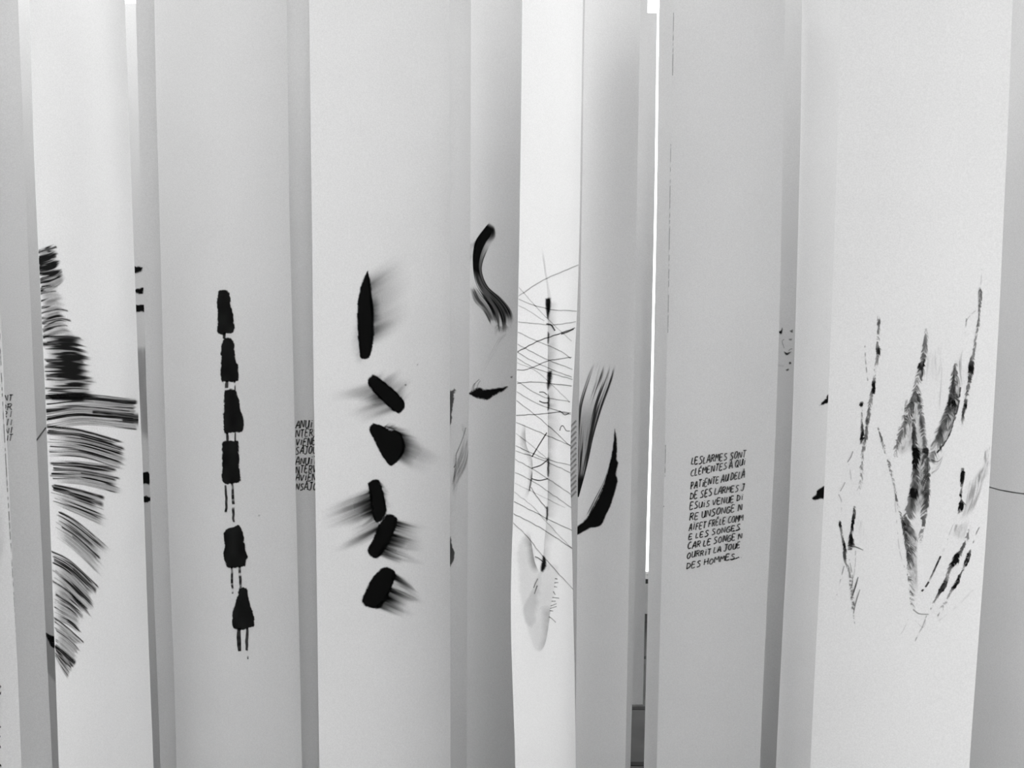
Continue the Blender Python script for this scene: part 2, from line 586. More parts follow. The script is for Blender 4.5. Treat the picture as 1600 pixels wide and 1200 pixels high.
# handwriting: letters as pen strokes in a unit box (y up)
GL = {
 'A': [[(0, 0), (.42, 1), (.62, .98), (.85, 0)], [(.15, .38), (.78, .42)]],
 'C': [[(.8, .9), (.45, 1), (.1, .6), (.12, .2), (.4, 0), (.8, .1)]],
 'D': [[(.1, 0), (.14, 1)], [(0, .98), (.55, .85), (.82, .5), (.6, .12), (.08, 0)]],
 'E': [[(.75, .98), (.12, 1), (.1, 0), (.78, .04)], [(.1, .52), (.62, .54)]],
 'F': [[(.8, 1), (.12, .97), (.1, 0)], [(.1, .52), (.6, .55)]],
 'G': [[(.8, .9), (.42, 1), (.08, .55), (.15, .12), (.5, 0), (.82, .2), (.8, .48), (.48, .46)]],
 'H': [[(.08, 0), (.12, 1)], [(.8, 0), (.82, 1)], [(.08, .5), (.82, .52)]],
 'I': [[(.4, 0), (.45, 1)]],
 'i': [[(.4, 0), (.43, .75)], [(.44, .93), (.47, 1.02)]],
 'J': [[(.15, 1), (.85, 1)], [(.6, 1), (.6, .15), (.35, -.08), (.05, .08)]],
 'L': [[(.15, 1), (.08, .02), (.75, .06)]],
 'M': [[(.02, 0), (.12, 1), (.45, .4), (.78, 1), (.92, 0)]],
 'N': [[(.05, 0), (.1, 1), (.75, .05), (.82, 1)]],
 'O': [[(.45, 1), (.1, .7), (.12, .2), (.45, 0), (.8, .3), (.78, .8), (.45, 1)]],
 'P': [[(.12, 0), (.12, 1)], [(.02, .95), (.6, 1), (.78, .75), (.5, .5), (.12, .45)]],
 'Q': [[(.45, 1), (.08, .7), (.12, .2), (.45, 0), (.8, .3), (.75, .8), (.45, 1)], [(.5, .3), (.92, -.08)]],
 'R': [[(.1, 0), (.12, 1)], [(.02, .95), (.6, 1), (.75, .75), (.5, .52), (.12, .48)], [(.4, .5), (.82, 0)]],
 'S': [[(.78, .92), (.4, 1), (.15, .8), (.4, .55), (.72, .35), (.6, .05), (.05, 0)]],
 'T': [[(0, 1), (.85, .98)], [(.42, 1), (.42, 0)]],
 'U': [[(.08, 1), (.1, .2), (.4, 0), (.75, .25), (.8, 1)], [(.8, 1), (.84, 0)]],
 'V': [[(.02, 1), (.38, 0), (.82, 1)]],
 '.': [[(.3, .0), (.42, .04)]],
}
ACC = {'É': ('E', [[(.35, 1.15), (.62, 1.32)]]), 'À': ('A', [[(.3, 1.3), (.6, 1.15)]]),
       'Ï': ('I', [[(.2, 1.18), (.28, 1.24)], [(.6, 1.18), (.68, 1.24)]]), 'Ê': ('E', [[(.2, 1.14), (.45, 1.3), (.7, 1.14)]])}
ADV = {' ': .42, 'I': .62, 'i': .62, 'M': 1.1, '.': .45, 'Ï': .75, 'L': .88}

def write(txt, a, b, hgt, seed, wd=2.0, dens=0.93, slant=0.14):
    """one line of capitals from base point a to base point b"""
    a, b = np.array(a, float), np.array(b, float)
    tot = sum(ADV.get(c, 1.0) for c in txt)
    ex = (b - a) / tot
    L = np.hypot(*ex)
    rnd = random.Random(seed)
    out, x = [], 0.0
    for c in txt:
        ad = ADV.get(c, 1.0)
        if c != ' ':
            g = GL[c] if c in GL else GL[ACC[c][0]] + ACC[c][1]
            hh = hgt * rnd.uniform(.9, 1.1)
            dy = rnd.uniform(-.06, .06) * hgt
            sk = slant + rnd.uniform(-.05, .05)
            for st in g:
                pp = []
                for (gx, gy) in st:
                    q = a + ex * (x + gx * ad * 0.92) + np.array([hh * gy * sk, -hh * gy + dy]) + np.array([rnd.uniform(-.3, .3), rnd.uniform(-.3, .3)])
                    pp.append(q)
                out.append(pen(pp, wd * rnd.uniform(.85, 1.15), dens, smooth=len(pp) > 3, seed=rnd.randrange(999)))
        x += ad
    return out

# ------------------------------------------------------------------ the strips, from left to right
S = {}
S['A'] = Strip('stained paper strip at the far left edge, in front of a strip with tiny writing',
               [(0, -285, -26), (530, -268, 1), (600, -264, 5), (1000, -245, 27), (1200, -236, 36)], 1.47, 1.47, wav=.004)
S['B'] = Strip('pale strip with tiny cut-off handwriting at far left',
               [(0, -208, 28), (200, -202, 36), (600, -182, 53), (1000, -160, 72), (1200, -150, 82)], 1.69, 1.67)
S['C'] = Strip('narrow shaded sliver of paper just left of the fan-like black brushwork',
               [(0, -70, 95), (600, -40, 130), (1200, -20, 160)], 2.42, 2.38)
S['D'] = Strip('bright strip with fan-like dry brush strokes stacked along its left edge',
               [(0, 46, 195), (250, 53, 204), (600, 70, 217), (700, 74, 222), (1000, 85, 232), (1200, 92, 240)], 1.62, 1.86, bow=.008)
S['E'] = Strip('far strip mostly hidden right of the fan-like brushwork, small black ink dabs showing',
               [(0, 72, 238), (600, 100, 258), (1200, 118, 280)], 2.47, 2.45, top=2.372)
S['F'] = Strip('blank narrow paper band just left of the column of black blocks',
               [(0, 212, 390), (300, 220, 396), (650, 230, 404), (1200, 251, 420)], 2.06, 2.07)
S['G'] = Strip('grey-lit strip with a chain of six dripping black ink blocks',
               [(0, 241, 448), (150, 244, 450), (330, 249, 452), (600, 256, 459), (850, 264, 464), (1050, 272, 469), (1200, 276, 472)], 1.99, 1.85, bow=.007)
S['H'] = Strip('half-hidden strip with cut-off handwriting beside the chain of ink blocks',
               [(0, 395, 593), (600, 401, 604), (1200, 411, 617)], 1.93, 2.03)
S['I'] = Strip('bright strip with six black ink slabs and smoky smears',
               [(0, 483, 702), (400, 488, 703), (600, 490, 703), (850, 494, 703), (1200, 499, 704)], 1.76, 1.87, bow=.006)
S['J'] = Strip('shaded far strip with faint grey smudges, left of the S-shaped stroke',
               [(0, 590, 757), (600, 596, 763), (1200, 602, 768)], 2.26, 2.24)
S['K'] = Strip('strip with a thick S-shaped brush stroke above a small fish-like dab',
               [(0, 736, 884), (300, 735, 880), (600, 733, 876), (750, 731, 873), (1200, 729, 868)], 2.06, 1.96, bow=.005)
S['L'] = Strip('brightest narrow strip with fine criss-crossing pen lines and a thin trunk',
               [(0, 816, 911), (200, 814, 908), (400, 811, 905), (550, 808, 899), (640, 806, 893), (700, 805, 890), (750, 804, 891), (850, 800, 894),
                (930, 797, 895), (1050, 800, 898), (1200, 806, 900)], 1.55, 1.77, bow=.004)
S['M'] = Strip('back strip with small slanted hatch marks peeping out between bright narrow strip and feather strokes',
               [(0, 842, 1012), (100, 842, 1011), (300, 840, 1008), (600, 833, 1001), (840, 826, 994), (1200, 818, 985)], 2.34, 2.34)
S['N'] = Strip('shaded strip with a feathery stroke and a black crescent',
               [(0, 914, 1001), (100, 912, 999), (600, 905, 990), (840, 902, 984), (1200, 899, 977)], 2.10, 2.02, bow=.004)
S['O'] = Strip('farthest strip beside the thin white gap, its top and bottom ends showing',
               [(0, 862, 1027), (100, 860, 1025.5), (300, 858, 1023), (600, 852, 1017), (840, 845, 1010), (1100, 838, 1004.5)], 2.46, 2.46, bot=0.362, top=2.36)
S['P'] = Strip('blank narrow paper band between the thin white gap and the strip of handwriting',
               [(0, 1030, 1206), (300, 1026.5, 1203), (600, 1020.5, 1196), (850, 1014, 1186), (1200, 1006, 1172)], 2.19, 2.25)
S['Q'] = Strip('strip with an eleven-line block of French handwriting',
               [(0, 1052, 1227), (100, 1050, 1225), (300, 1046, 1222), (500, 1043, 1218), (700, 1039, 1211), (850, 1035, 1203), (960, 1032, 1197), (1200, 1026, 1187)], 1.99, 1.93, bow=.006)
S['S'] = Strip('dark shaded sliver of paper with small ink flecks, right of the handwriting strip',
               [(0, 1165, 1332), (600, 1150, 1317), (1200, 1128, 1294)], 2.36, 2.36)
S['T'] = Strip('plain strip with two black ink tips at its edge, left of the feathered wings',
               [(0, 1253, 1438), (200, 1251, 1435), (400, 1246, 1428), (600, 1240, 1421), (800, 1233, 1411), (960, 1224, 1400), (1200, 1212, 1386)], 2.26, 2.16)
S['U'] = Strip('wide bright strip with feathered wing-like ink marks',
               [(0, 1313, 1582), (150, 1310, 1577), (300, 1306, 1570), (500, 1299, 1561), (650, 1293, 1552), (760, 1288, 1546), (880, 1282, 1538), (1050, 1273, 1525), (1200, 1266, 1514)],
               1.49, 1.46, bow=.007)
S['V'] = Strip('grey strip at the far right edge crossed by one thin line',
               [(0, 1530, 1728), (600, 1505, 1700), (1200, 1465, 1655)], 2.05, 1.84)

# ---- A: pencil edge and wash stains
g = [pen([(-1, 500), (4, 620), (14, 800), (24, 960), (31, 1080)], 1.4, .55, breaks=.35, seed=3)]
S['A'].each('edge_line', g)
g = [sweep([(-40, 760), (8, 700)], [(-40, 1010), (22, 960)], dry(5, 5, .35, (.1, .3), .3, .16, soft=.4, vf=.2)),
     sweep([(-40, 1030), (20, 1020)], [(-40, 1190), (28, 1140)], dry(8, 4, .3, (.1, .3), .3, .14, soft=.4, vf=.2))]
S['A'].each('wash_stain', g)
S['A'].each('ink_dot', [poly([(-3, y - 2), (1.5, y - 1), (1, y + 2), (-3, y + 3)], y, rough=1) for y in (1072, 1082, 1135, 1150, 1166, 1196)])
# ---- B: tiny handwriting
for k, (t, y) in enumerate([('CONT', 626), ('JOR', 640), ('ARI', 652), ('ARII', 664), ('VENI', 677), ('DONT', 689)]):
    S['B'].ink('text_line', write(t, (-9, y + 1), (21, y), 9.5, 50 + k, 1.5, .8))
# ---- C
S['C'].ink('ink_line', [pen([(52, 696), (60, 684), (72, 668)], 1.8, .85)])
S['C'].each('ink_dab', [poly([(66, 985), (78, 992), (88, 998), (88, 1012), (81, 1010), (72, 992)], 4, rough=.6),
                       sweep([(70, 985), (92, 1010)], [(72, 1050), (92, 1076)], dry(3, 3, .9, (.1, .1), .1, .22, vf=.1))])
# ---- D: fan of dry brush strokes
def D_(c0, c1, **k):
    k['k'] = int(k['k'] * 1.5)
    k.setdefault('wash', .46)
    a_, b_ = resample(c0, 9)[0], resample(c1, 9)[0]
    c1 = [tuple(p) for p in a_ + (b_ - a_) * 1.12]
    k['soft'] = .26
    k['cu'] = 1.8
    k['lines'] = [(a_, b_ * 1.35, c_, d_, e_) for (a_, b_, c_, d_, e_) in k.get('lines', ())]
    fn = dry(**k)
    S['D'].ink('brush_stroke', [sweep(c0, c1, fn, 1.8, .6)])
D_([(56, 389), (84, 380), (90, 384)], [(60, 449), (85, 444), (104, 432)], seed=11, k=13, cover=lambda u, v: .62 - .35 * sst(.5, 1, v) - .12 * u, rag=.3, fade=(.02, .25),
   lines=[(.1, .02, 0, .9, .9), (.3, .03, .02, .8, .95), (.48, .05, .02, .6, .95), (.72, .02, 0, .9, .7)])
D_([(61, 447), (84, 442), (96, 444)], [(64, 524), (95, 515), (120, 520)], seed=12, k=15, cover=.33, rag=.25, fade=(.02, .3),
   lines=[(.5, .012, 0, .95, .85), (.68, .015, 0, .95, .8), (.15, .012, 0, .7, .7), (.8, .01, 0, .8, .55)])
D_([(64, 521), (110, 521), (138, 528)], [(70, 617), (120, 618), (162, 618)], seed=13, k=27, fine=1.9,
   cover=lambda u, v: .45 + .35 * np.exp(-((u - .55) / .3) ** 2) - .15 * np.exp(-((u - 0) / .15) ** 2), rag=.25, fade=(.03, .25),
   lines=[(.04, .012, 0, .85, .95), (.16, .022, 0, .75, .95), (.62, .02, .04, .8, .9), (.4, .02, .15, .8, .8), (.8, .012, 0, .8, .6)])
D_([(69, 615), (130, 614), (216, 622)], [(72, 670), (130, 660), (216, 668)], seed=14, k=15, cover=.42, rag=.04, fade=(.01, .03),
   lines=[(.12, .03, 0, .62, .97), (.2, .05, .28, .45, .95), (.42, .02, 0, .95, .9), (.5, .02, .1, .9, .6), (.56, .06, .5, 1.06, .97), (.68, .09, .82, 1.06, .97), (.8, .012, 0, .9, .5)])
D_([(72, 662), (130, 670), (198, 690)], [(74, 708), (130, 712), (202, 734)], seed=15, k=13, cover=.36, rag=.12, fade=(.01, .1),
   lines=[(.08, .035, 0, .85, .97), (.26, .035, 0, .98, .95), (.33, .02, .4, .95, .9), (.55, .01, 0, .8, .5)])
D_([(76, 718), (130, 720), (192, 729)], [(78, 752), (130, 755), (198, 772)], seed=16, k=12, cover=.36, rag=.15, fade=(.01, .15),
   lines=[(.15, .035, .02, .92, .95), (.42, .025, .05, .95, .9), (.5, .04, .4, .9, .85), (.66, .02, 0, .7, .7)])
D_([(78, 754), (120, 762), (172, 776)], [(80, 784), (120, 800), (174, 824)], seed=17, k=11, cover=.36, rag=.2, fade=(.02, .2),
   lines=[(.08, .05, .06, .92, .97), (.3, .06, .3, .9, .75), (.45, .015, 0, .9, .5)])
D_([(86, 793), (120, 812), (180, 862)], [(84, 832), (120, 860), (164, 902)], seed=18, k=14, cover=.3, rag=.2, fade=(.02, .25),
   lines=[(.06, .02, .08, .7, .85), (.52, .03, .12, .85, .95), (.6, .06, .3, .8, .6)])
D_([(79, 858), (110, 874), (158, 918)], [(82, 905), (105, 922), (146, 966)], seed=19, k=13, cover=lambda u, v: .3 + .3 * np.exp(-((u - .6) / .3) ** 2 - ((v - .25) / .3) ** 2), rag=.18, fade=(.01, .15),
   lines=[(.05, .025, 0, .97, .95), (.2, .05, .4, .95, .92), (.62, .02, 0, .8, .5)])
D_([(81, 904), (105, 920), (140, 952)], [(83, 962), (105, 972), (130, 990)], seed=20, k=12, cover=.3, rag=.2, fade=(.01, .2),
   lines=[(.05, .025, 0, .97, .92), (.4, .05, .45, .9, .55)])
D_([(84, 962), (105, 978), (134, 1004)], [(85, 1004), (100, 1014), (122, 1034)], seed=21, k=11, cover=.38, rag=.2, fade=(.01, .15), dark=.7,
   lines=[(.06, .03, 0, .97, .9)])
D_([(84, 1006), (100, 1016), (121, 1034)], [(86, 1026), (95, 1042), (108, 1062)], seed=22, k=8, cover=lambda u, v: .85 - .7 * v, rag=.12, fade=(.01, .1), vf=.1,
   lines=[(.12, .07, 0, .98, .95)])
# ---- E: dabs at the visible margin
S['E'].each('ink_dab', [poly([(206, 414), (214, 417), (222, 419), (218, 425), (208, 425)], 5), poly([(206, 449), (214, 452), (223, 450), (223, 458), (212, 457)], 6)])
S['E'].each('ink_dab', [poly([(206, 476), (226, 476), (226, 487), (206, 487)], 7, smooth=False)])
S['E'].each('wash_stain', [sweep([(205, 540), (207, 690)], [(240, 535), (244, 700)], dry(4, 3, .8, (.08, .12), .05, .3, vf=.1))])
S['E'].each('ink_dab', [poly([(215, 738), (233, 738), (234, 755), (216, 754)], 8), poly([(216, 776), (234, 776), (234, 784), (216, 784)], 9)])

# ---- G: chain of blocks
c5, c6 = crop(300, 420, 3.75), crop(300, 720, 3.75)
def G_(body, drips, seed):
    gs = [poly(body, seed, soft=.9, rough=1.3, dens=.955, tone=.05)]
    for i, (pts, wd, br) in enumerate(drips):
        gs.append(pen(pts, wd, .93, taper=.3, seed=seed + i, wob=.8, breaks=br))
    S['G'].ink('ink_block', gs)
G_(c5([(165, 125), (205, 122), (217, 145), (230, 220), (245, 290), (249, 368), (205, 378), (160, 380), (151, 360), (150, 240), (150, 165)]),
   [(c5([(192, 372), (185, 410)]), 4.2, 0)], 31)
G_(c5([(190, 405), (232, 408), (246, 440), (256, 530), (270, 580), (266, 655), (220, 660), (180, 660), (170, 640), (172, 480), (178, 430)]),
   [(c5([(206, 655), (204, 715)]), 5.0, .2), (c5([(252, 655), (250, 715)]), 2.0, .45)], 32)
G_(c5([(192, 712), (255, 712), (280, 790), (290, 850), (305, 885), (294, 950), (240, 960), (200, 962), (185, 945), (187, 830)]),
   [(c5([(207, 960), (206, 1012)]), 4.0, .1), (c5([(256, 960), (254, 1012)]), 2.4, .3)], 33)
G_(c5([(178, 1022), (200, 1010), (265, 1012), (273, 1080), (280, 1190), (282, 1245), (240, 1256), (195, 1258), (178, 1235), (177, 1120)]),
   [(c6([(198, 140), (201, 250), (203, 340), (205, 372)]), 3.6, .38), (c6([(237, 128), (242, 230), (243, 300), (247, 362)]), 4.0, .32)], 34)
G_(c6([(195, 405), (240, 385), (282, 378), (296, 420), (312, 500), (322, 550), (318, 605), (285, 622), (215, 630), (200, 600), (183, 560), (191, 500), (187, 450)]),
   [(c6([(234, 620), (236, 720), (239, 778)]), 3.4, .33), (c6([(280, 615), (285, 690), (289, 742)]), 4.2, .15)], 35)
G_(c6([(280, 748), (320, 745), (340, 830), (360, 900), (365, 962), (330, 980), (300, 990), (260, 985), (240, 968), (235, 890), (262, 820)]),
   [(c6([(276, 980), (277, 1050), (283, 1115)]), 6.5, 0), (c6([(326, 978), (322, 1050), (323, 1110)]), 4.4, 0), (c6([(324, 1105), (328, 1162)]), 2.2, .45)], 36)
S['G'].each('ink_speck', [poly(c6([(392, 315), (400, 318), (396, 325), (390, 321)]), 1, rough=.5, dens=.4)])
# ---- H: cut-off handwriting
for k, (t, y) in enumerate([('ANUiTiN', 935), ('NTERVENi', 986), ('ViENENT', 1036), ('SÀJOUER', 1086), ('ANUiTiN', 1146), ('NTERVEN', 1197), ('AViENEN', 1244), ('NSÀJOUE', 1298)]):
    a, b = c5([(606, y)])[0], c5([(606 + 27 * len(t) * .93, y - 8)])[0]
    S['H'].ink('text_line', write(t, a, b, 11.0, 80 + k, 1.7, .85))

# ---- I: slabs and smoky smears
i7, i8 = crop(490, 340, 3.529), crop(490, 640, 3.529)
def I_(body, smears, seed):
    gs = [poly(body, seed, soft=1.2, rough=.8, dens=.985)]
    for (edge, vec, kw, spread) in smears:
        sh = np.array(vec) / np.hypot(*vec) * 3.5
        kw['base'] = min(1.0, kw['base'] * 1.55)
        vec = (vec[0] * 1.18, vec[1] * 1.18)
        gs.append(drag([(p[0] - sh[0], p[1] - sh[1]) for p in edge], vec, smear(**kw), spread))
    S['I'].ink('ink_slab', gs)
I_(i7([(300, 290), (270, 350), (250, 430), (240, 540), (245, 640), (250, 715), (258, 768), (283, 780), (308, 765), (322, 720), (330, 650), (332, 560), (328, 490), (322, 420), (308, 345)]),
   [(i7([(300, 290), (315, 390), (326, 500), (328, 620), (318, 720)]), (78, -42), dict(seed=1, k=9, base=.42, p=2.2, vf=.2, hair=.45), .3),
    (i7([(318, 430), (328, 520), (330, 600)]), (22, -4), dict(seed=2, k=5, base=.8, p=1.6, vf=.3), .1),
    (i7([(245, 520), (248, 640), (258, 770), (290, 860)]), (-16, 6), dict(seed=3, k=7, base=.16, p=1.0, vf=.3, hair=.9), 0)], 41)
I_(i7([(325, 864), (299, 905), (330, 960), (400, 1030), (462, 1079), (490, 1060), (503, 1025), (465, 972), (400, 915), (350, 875)]),
   [(i7([(300, 905), (330, 960), (390, 1022), (455, 1078)]), (-66, 20), dict(seed=4, k=8, base=.38, p=1.7, vf=.2, hair=.5), .35),
    (i7([(330, 962), (380, 1015)]), (-30, 14), dict(seed=5, k=4, base=.35, p=1.2, vf=.3), .2),
    (i7([(335, 868), (400, 915), (465, 972), (505, 1020)]), (26, -22), dict(seed=6, k=10, base=.3, p=1.5, vf=.15, hair=.8), 0)], 42)
I_(i8([(330, 75), (308, 110), (345, 190), (383, 262), (425, 308), (470, 280), (500, 220), (490, 150), (452, 112), (415, 116), (385, 92)]),
   [(i8([(390, 92), (450, 115), (492, 150), (500, 220), (470, 285)]), (30, 8), dict(seed=7, k=8, base=.95, p=1.5, vf=.15), .5),
    (i8([(420, 110), (490, 150), (495, 230), (460, 300)]), (55, 18), dict(seed=8, k=9, base=.3, p=1.3, vf=.2), .4),
    (i8([(380, 95), (440, 115)]), (18, -14), dict(seed=9, k=6, base=.8, p=1.2, vf=.2, hair=.8), .3)], 43)
I_(i8([(300, 405), (325, 390), (357, 388), (380, 440), (395, 520), (402, 560), (368, 618), (332, 602), (322, 540), (312, 470)]),
   [(i8([(300, 430), (318, 520), (330, 600), (355, 640), (365, 700)]), (-78, 34), dict(seed=10, k=12, base=.55, p=1.5, vf=.12, hair=.75), .25),
    (i8([(305, 440), (318, 530), (335, 605)]), (-26, 14), dict(seed=11, k=8, base=.9, p=1.5, vf=.12, hair=.7), .2),
    (i8([(360, 390), (385, 440), (402, 545)]), (12, 4), dict(seed=12, k=12, base=.5, p=.8, vf=.1, hair=1.0), 0)], 44)
I_(i8([(400, 575), (440, 585), (461, 606), (440, 680), (402, 760), (355, 818), (315, 805), (300, 772), (330, 710), (360, 640)]),
   [(i8([(455, 600), (440, 680), (405, 755), (365, 808)]), (62, 18), dict(seed=13, k=12, base=.7, p=1.4, vf=.1, hair=.8), .15),
    (i8([(428, 690), (415, 730), (400, 758)]), (44, 10), dict(seed=14, k=3, base=1.0, p=.8, vf=.3, hair=.2), -.4),
    (i8([(400, 735), (360, 810)]), (34, 14), dict(seed=15, k=6, base=.6, p=1.3, vf=.2), .2)], 45)
I_(i8([(405, 868), (440, 885), (452, 920), (430, 980), (402, 1040), (365, 1092), (312, 1091), (269, 1060), (290, 990), (330, 920), (370, 880)]),
   [(i8([(448, 895), (430, 985), (400, 1045), (350, 1092)]), (50, 24), dict(seed=16, k=9, base=1.0, p=1.3, vf=.06, hair=.8), 0),
    (i8([(450, 895), (440, 945)]), (42, 26), dict(seed=17, k=2, base=1.0, p=.8, vf=.35, hair=.1), -.5),
    (i8([(425, 990), (380, 1070), (320, 1092)]), (52, 20), dict(seed=18, k=7, base=.4, p=1.2, vf=.2), .2)], 46)
S['I'].each('ink_speck', [poly(i7([(568, 812), (576, 806), (572, 814)]), 1, rough=.4, dens=.6), poly(i7([(502, 922), (510, 918), (508, 927)]), 2, rough=.4, dens=.6)])

# ---- J: faint smudges
j2 = crop(690, 580, 3.75)
S['J'].each('ink_smudge', [poly(j2([(40, 105), (66, 118), (79, 100), (74, 150), (62, 220), (54, 300), (40, 300)]), 3, dens=.68),
                          ])
S['J'].each('ink_smudge', [pen(j2([(142, 330), (125, 390), (95, 465), (85, 490), (84, 540), (72, 565)]), 1.2, .55),
                          sweep(j2([(150, 330), (120, 420), (75, 560), (50, 690)]), j2([(165, 460), (150, 560), (110, 640), (60, 720)]), dry(61, 7, .42, (.1, .2), .1, .4, soft=.35, vf=.25)),
                          sweep(j2([(70, 460), (60, 560), (55, 680)]), j2([(110, 500), (105, 640), (70, 830)]), dry(62, 5, .45, (.2, .3), .1, .3, soft=.4, vf=.25)),
                          sweep(j2([(100, 310), (120, 340)]), j2([(130, 300), (165, 460)]), dry(63, 4, .5, (.2, .2), .1, .3, soft=.3, vf=.2))])
S['J'].each('ink_smudge', [poly(j2([(40, 965), (56, 970), (64, 1010), (71, 1060), (70, 1105), (60, 1134), (40, 1134)]), 5, dens=.72)])

# ---- K: S stroke and fish dab
k1 = crop(690, 320, 3.75)
def kdens(u, v):
    a = vn(v * 11, u * 2.5, 71) * .6 + vn(v * 26, u * 4, 72) * .4
    a = np.clip((a - .5) * 1.7 + .5, 0, 1)
    core = sst(.0, .06, v) * (1 - sst(.62, .72, v)) * (1 - sst(.42, .6, u))
    edge = np.exp(-((v - .86) / .09) ** 2) * sst(.3, .55, u)
    edge2 = np.exp(-((v - .42) / .14) ** 2) * sst(.5, .75, u)
    st = sst(.42, .72, a) * .75 * sst(.15, .3, u)
    top = sst(0, .05, u) * (1 - sst(.85, 1, v) * (1 - sst(.1, .3, u)) * .6)
    end = 1.04 - .14 * vn(v * 9, 0 * u, 73)
    d = np.maximum.reduce([core * .98, edge * .97, edge2 * .95, st * 1.2, .66 * sst(.04, .2, v) * sst(.1, .4, u)])
    full = (1 - sst(.05, .22, u))
    d = np.maximum(d, .97 * full * (1 - .5 * sst(.7, 1, v)))
    return d * top * (1 - sst(end - .12, end, u)) * sst(0, .05, v) * sst(0, .04, 1 - v)
S['K'].ink('brush_stroke', [
    sweep(k1([(282, 98), (205, 195), (184, 270), (184, 380), (202, 465), (245, 545), (292, 630), (318, 745)]),
          k1([(312, 120), (318, 188), (285, 240), (245, 330), (240, 400), (275, 480), (350, 545), (405, 612), (426, 680), (412, 750)]), kdens, 1.6, .7),
    sweep(k1([(160, 465), (185, 560), (245, 630), (290, 712)]), k1([(195, 470), (235, 525), (300, 600), (325, 715)]),
          dry(74, 9, lambda u, v: .34 + .3 * u, (.15, .12), .12, .75, soft=.35, vf=.12, wash=.5)),
    sweep(k1([(160, 225), (160, 360)]), k1([(215, 190), (188, 350)]), dry(75, 5, .55, (.1, .3), .2, .4, soft=.4, vf=.15)),
    sweep(k1([(290, 700), (270, 780)]), k1([(415, 700), (400, 790)]), dry(76, 12, .4, (.02, .8), .5, .45, soft=.35, vf=.05)),
    sweep(k1([(345, 760), (275, 890), (215, 1010)]), k1([(400, 740), (300, 890), (232, 1010)]), dry(77, 4, .35, (.1, .2), .1, .22, soft=.4, vf=.1))])
S['K'].ink('brush_dab', [poly(k1([(155, 1105), (185, 1085), (215, 1074), (255, 1082), (310, 1076), (392, 1068), (345, 1096), (300, 1122), (265, 1140), (220, 1134), (185, 1120)]), 78, soft=1.6, rough=1.2),
                         pen(k1([(185, 1090), (195, 1050), (222, 1022)]), 1.2, .5), pen(k1([(205, 1085), (215, 1050), (228, 1030)]), 1.0, .45), pen(k1([(175, 1098), (185, 1060), (195, 1045)]), 1.0, .4)])
S['K'].each('ink_speck', [poly(k1([(405, 1008), (415, 1006), (414, 1014), (406, 1014)]), 2, rough=.4, dens=.7)])

# ---- L: pen lines, trunk and leaf
l1, l2, l3 = crop(690, 320, 3.75), crop(690, 580, 3.75), crop(780, 780, 3.75)
faint, mid, darkp = .33, .5, .85
LN = [(l1, [(440, 540), (580, 450), (700, 395), (800, 352)], mid), (l1, [(445, 480), (620, 670), (760, 800)], faint), (l1, [(440, 550), (560, 595), (660, 615), (790, 622)], mid),
      (l1, [(440, 585), (520, 630), (600, 680)], faint), (l1, [(440, 687), (620, 703), (690, 700), (785, 686)], mid), (l1, [(440, 864), (560, 800), (690, 755), (780, 722)], darkp),
      (l1, [(440, 745), (560, 800), (680, 850), (755, 900)], mid), (l1, [(440, 815), (600, 900), (765, 963)], mid), (l1, [(440, 966), (500, 965), (620, 915), (760, 894)], .62),
      (l1, [(440, 862), (560, 930), (760, 1010)], mid), (l1, [(440, 896), (550, 960), (765, 1024)], mid), (l1, [(440, 925), (560, 980), (650, 1060), (750, 1158)], faint),
      (l1, [(440, 1046), (560, 1040), (760, 1062)], .6), (l1, [(440, 1035), (580, 1120), (660, 1140), (750, 1153)], mid),
      (l2, [(435, 120), (560, 190), (700, 240), (755, 252)], mid), (l2, [(435, 170), (600, 300), (755, 442)], mid), (l2, [(430, 258), (600, 250), (690, 238), (755, 244)], .65),
      (l2, [(430, 298), (600, 370), (755, 437)], mid), (l2, [(430, 362), (520, 430), (620, 515)], faint), (l2, [(430, 436), (600, 510), (760, 554)], mid),
      (l2, [(430, 466), (560, 510), (680, 560), (760, 600)], mid), (l2, [(425, 515), (560, 590), (760, 725)], mid), (l2, [(425, 592), (540, 650), (760, 800)], mid),
      (l2, [(420, 652), (600, 740), (720, 800)], .25), (l2, [(420, 705), (540, 800), (600, 870), (760, 1040)], faint), (l2, [(415, 760), (560, 835), (770, 938)], .6),
      (l2, [(410, 830), (580, 920), (770, 1043)], .6), (l2, [(410, 880), (500, 970), (580, 1070), (700, 1205), (770, 1280)], mid), (l2, [(520, 680), (560, 740), (612, 805)], .6)]
S['L'].each('pen_line', [pen(c(p), 1.25 if d > .6 else 1.15, d, seed=200 + i, wob=.5) for i, (c, p, d) in enumerate(LN)], lift=.0009)
S['L'].each('pen_twig', [pen(l2([(614, 360), (570, 430), (527, 502)]), 1.5, .9), pen(l2([(527, 568), (580, 550), (622, 516)]), 1.5, .92), pen(l2([(525, 630), (570, 640), (620, 630)]), 1.5, .9),
                         pen(l1([(570, 1098), (595, 1098), (615, 1112)]), 1.3, .8), pen(l1([(570, 1150), (595, 1160), (622, 1160)]), 1.6, .9),
                         pen(l2([(690, 348), (697, 325), (710, 320), (728, 348), (750, 350)]), 1.0, .8), pen(l1([(698, 758), (735, 745), (772, 728)]), 1.8, .9),
                         pen(l2([(685, 232), (700, 240), (720, 256), (745, 246)]), 1.2, .8), pen(l2([(544, 1086), (565, 1095), (592, 1116)]), 1.4, .8),
                         pen(l1([(612, 698), (640, 705), (662, 738)]), 2.0, .9)], lift=.0009)
def edge_smear(edge, vec, **kw):
    return drag(edge, vec, smear(**kw), 0)
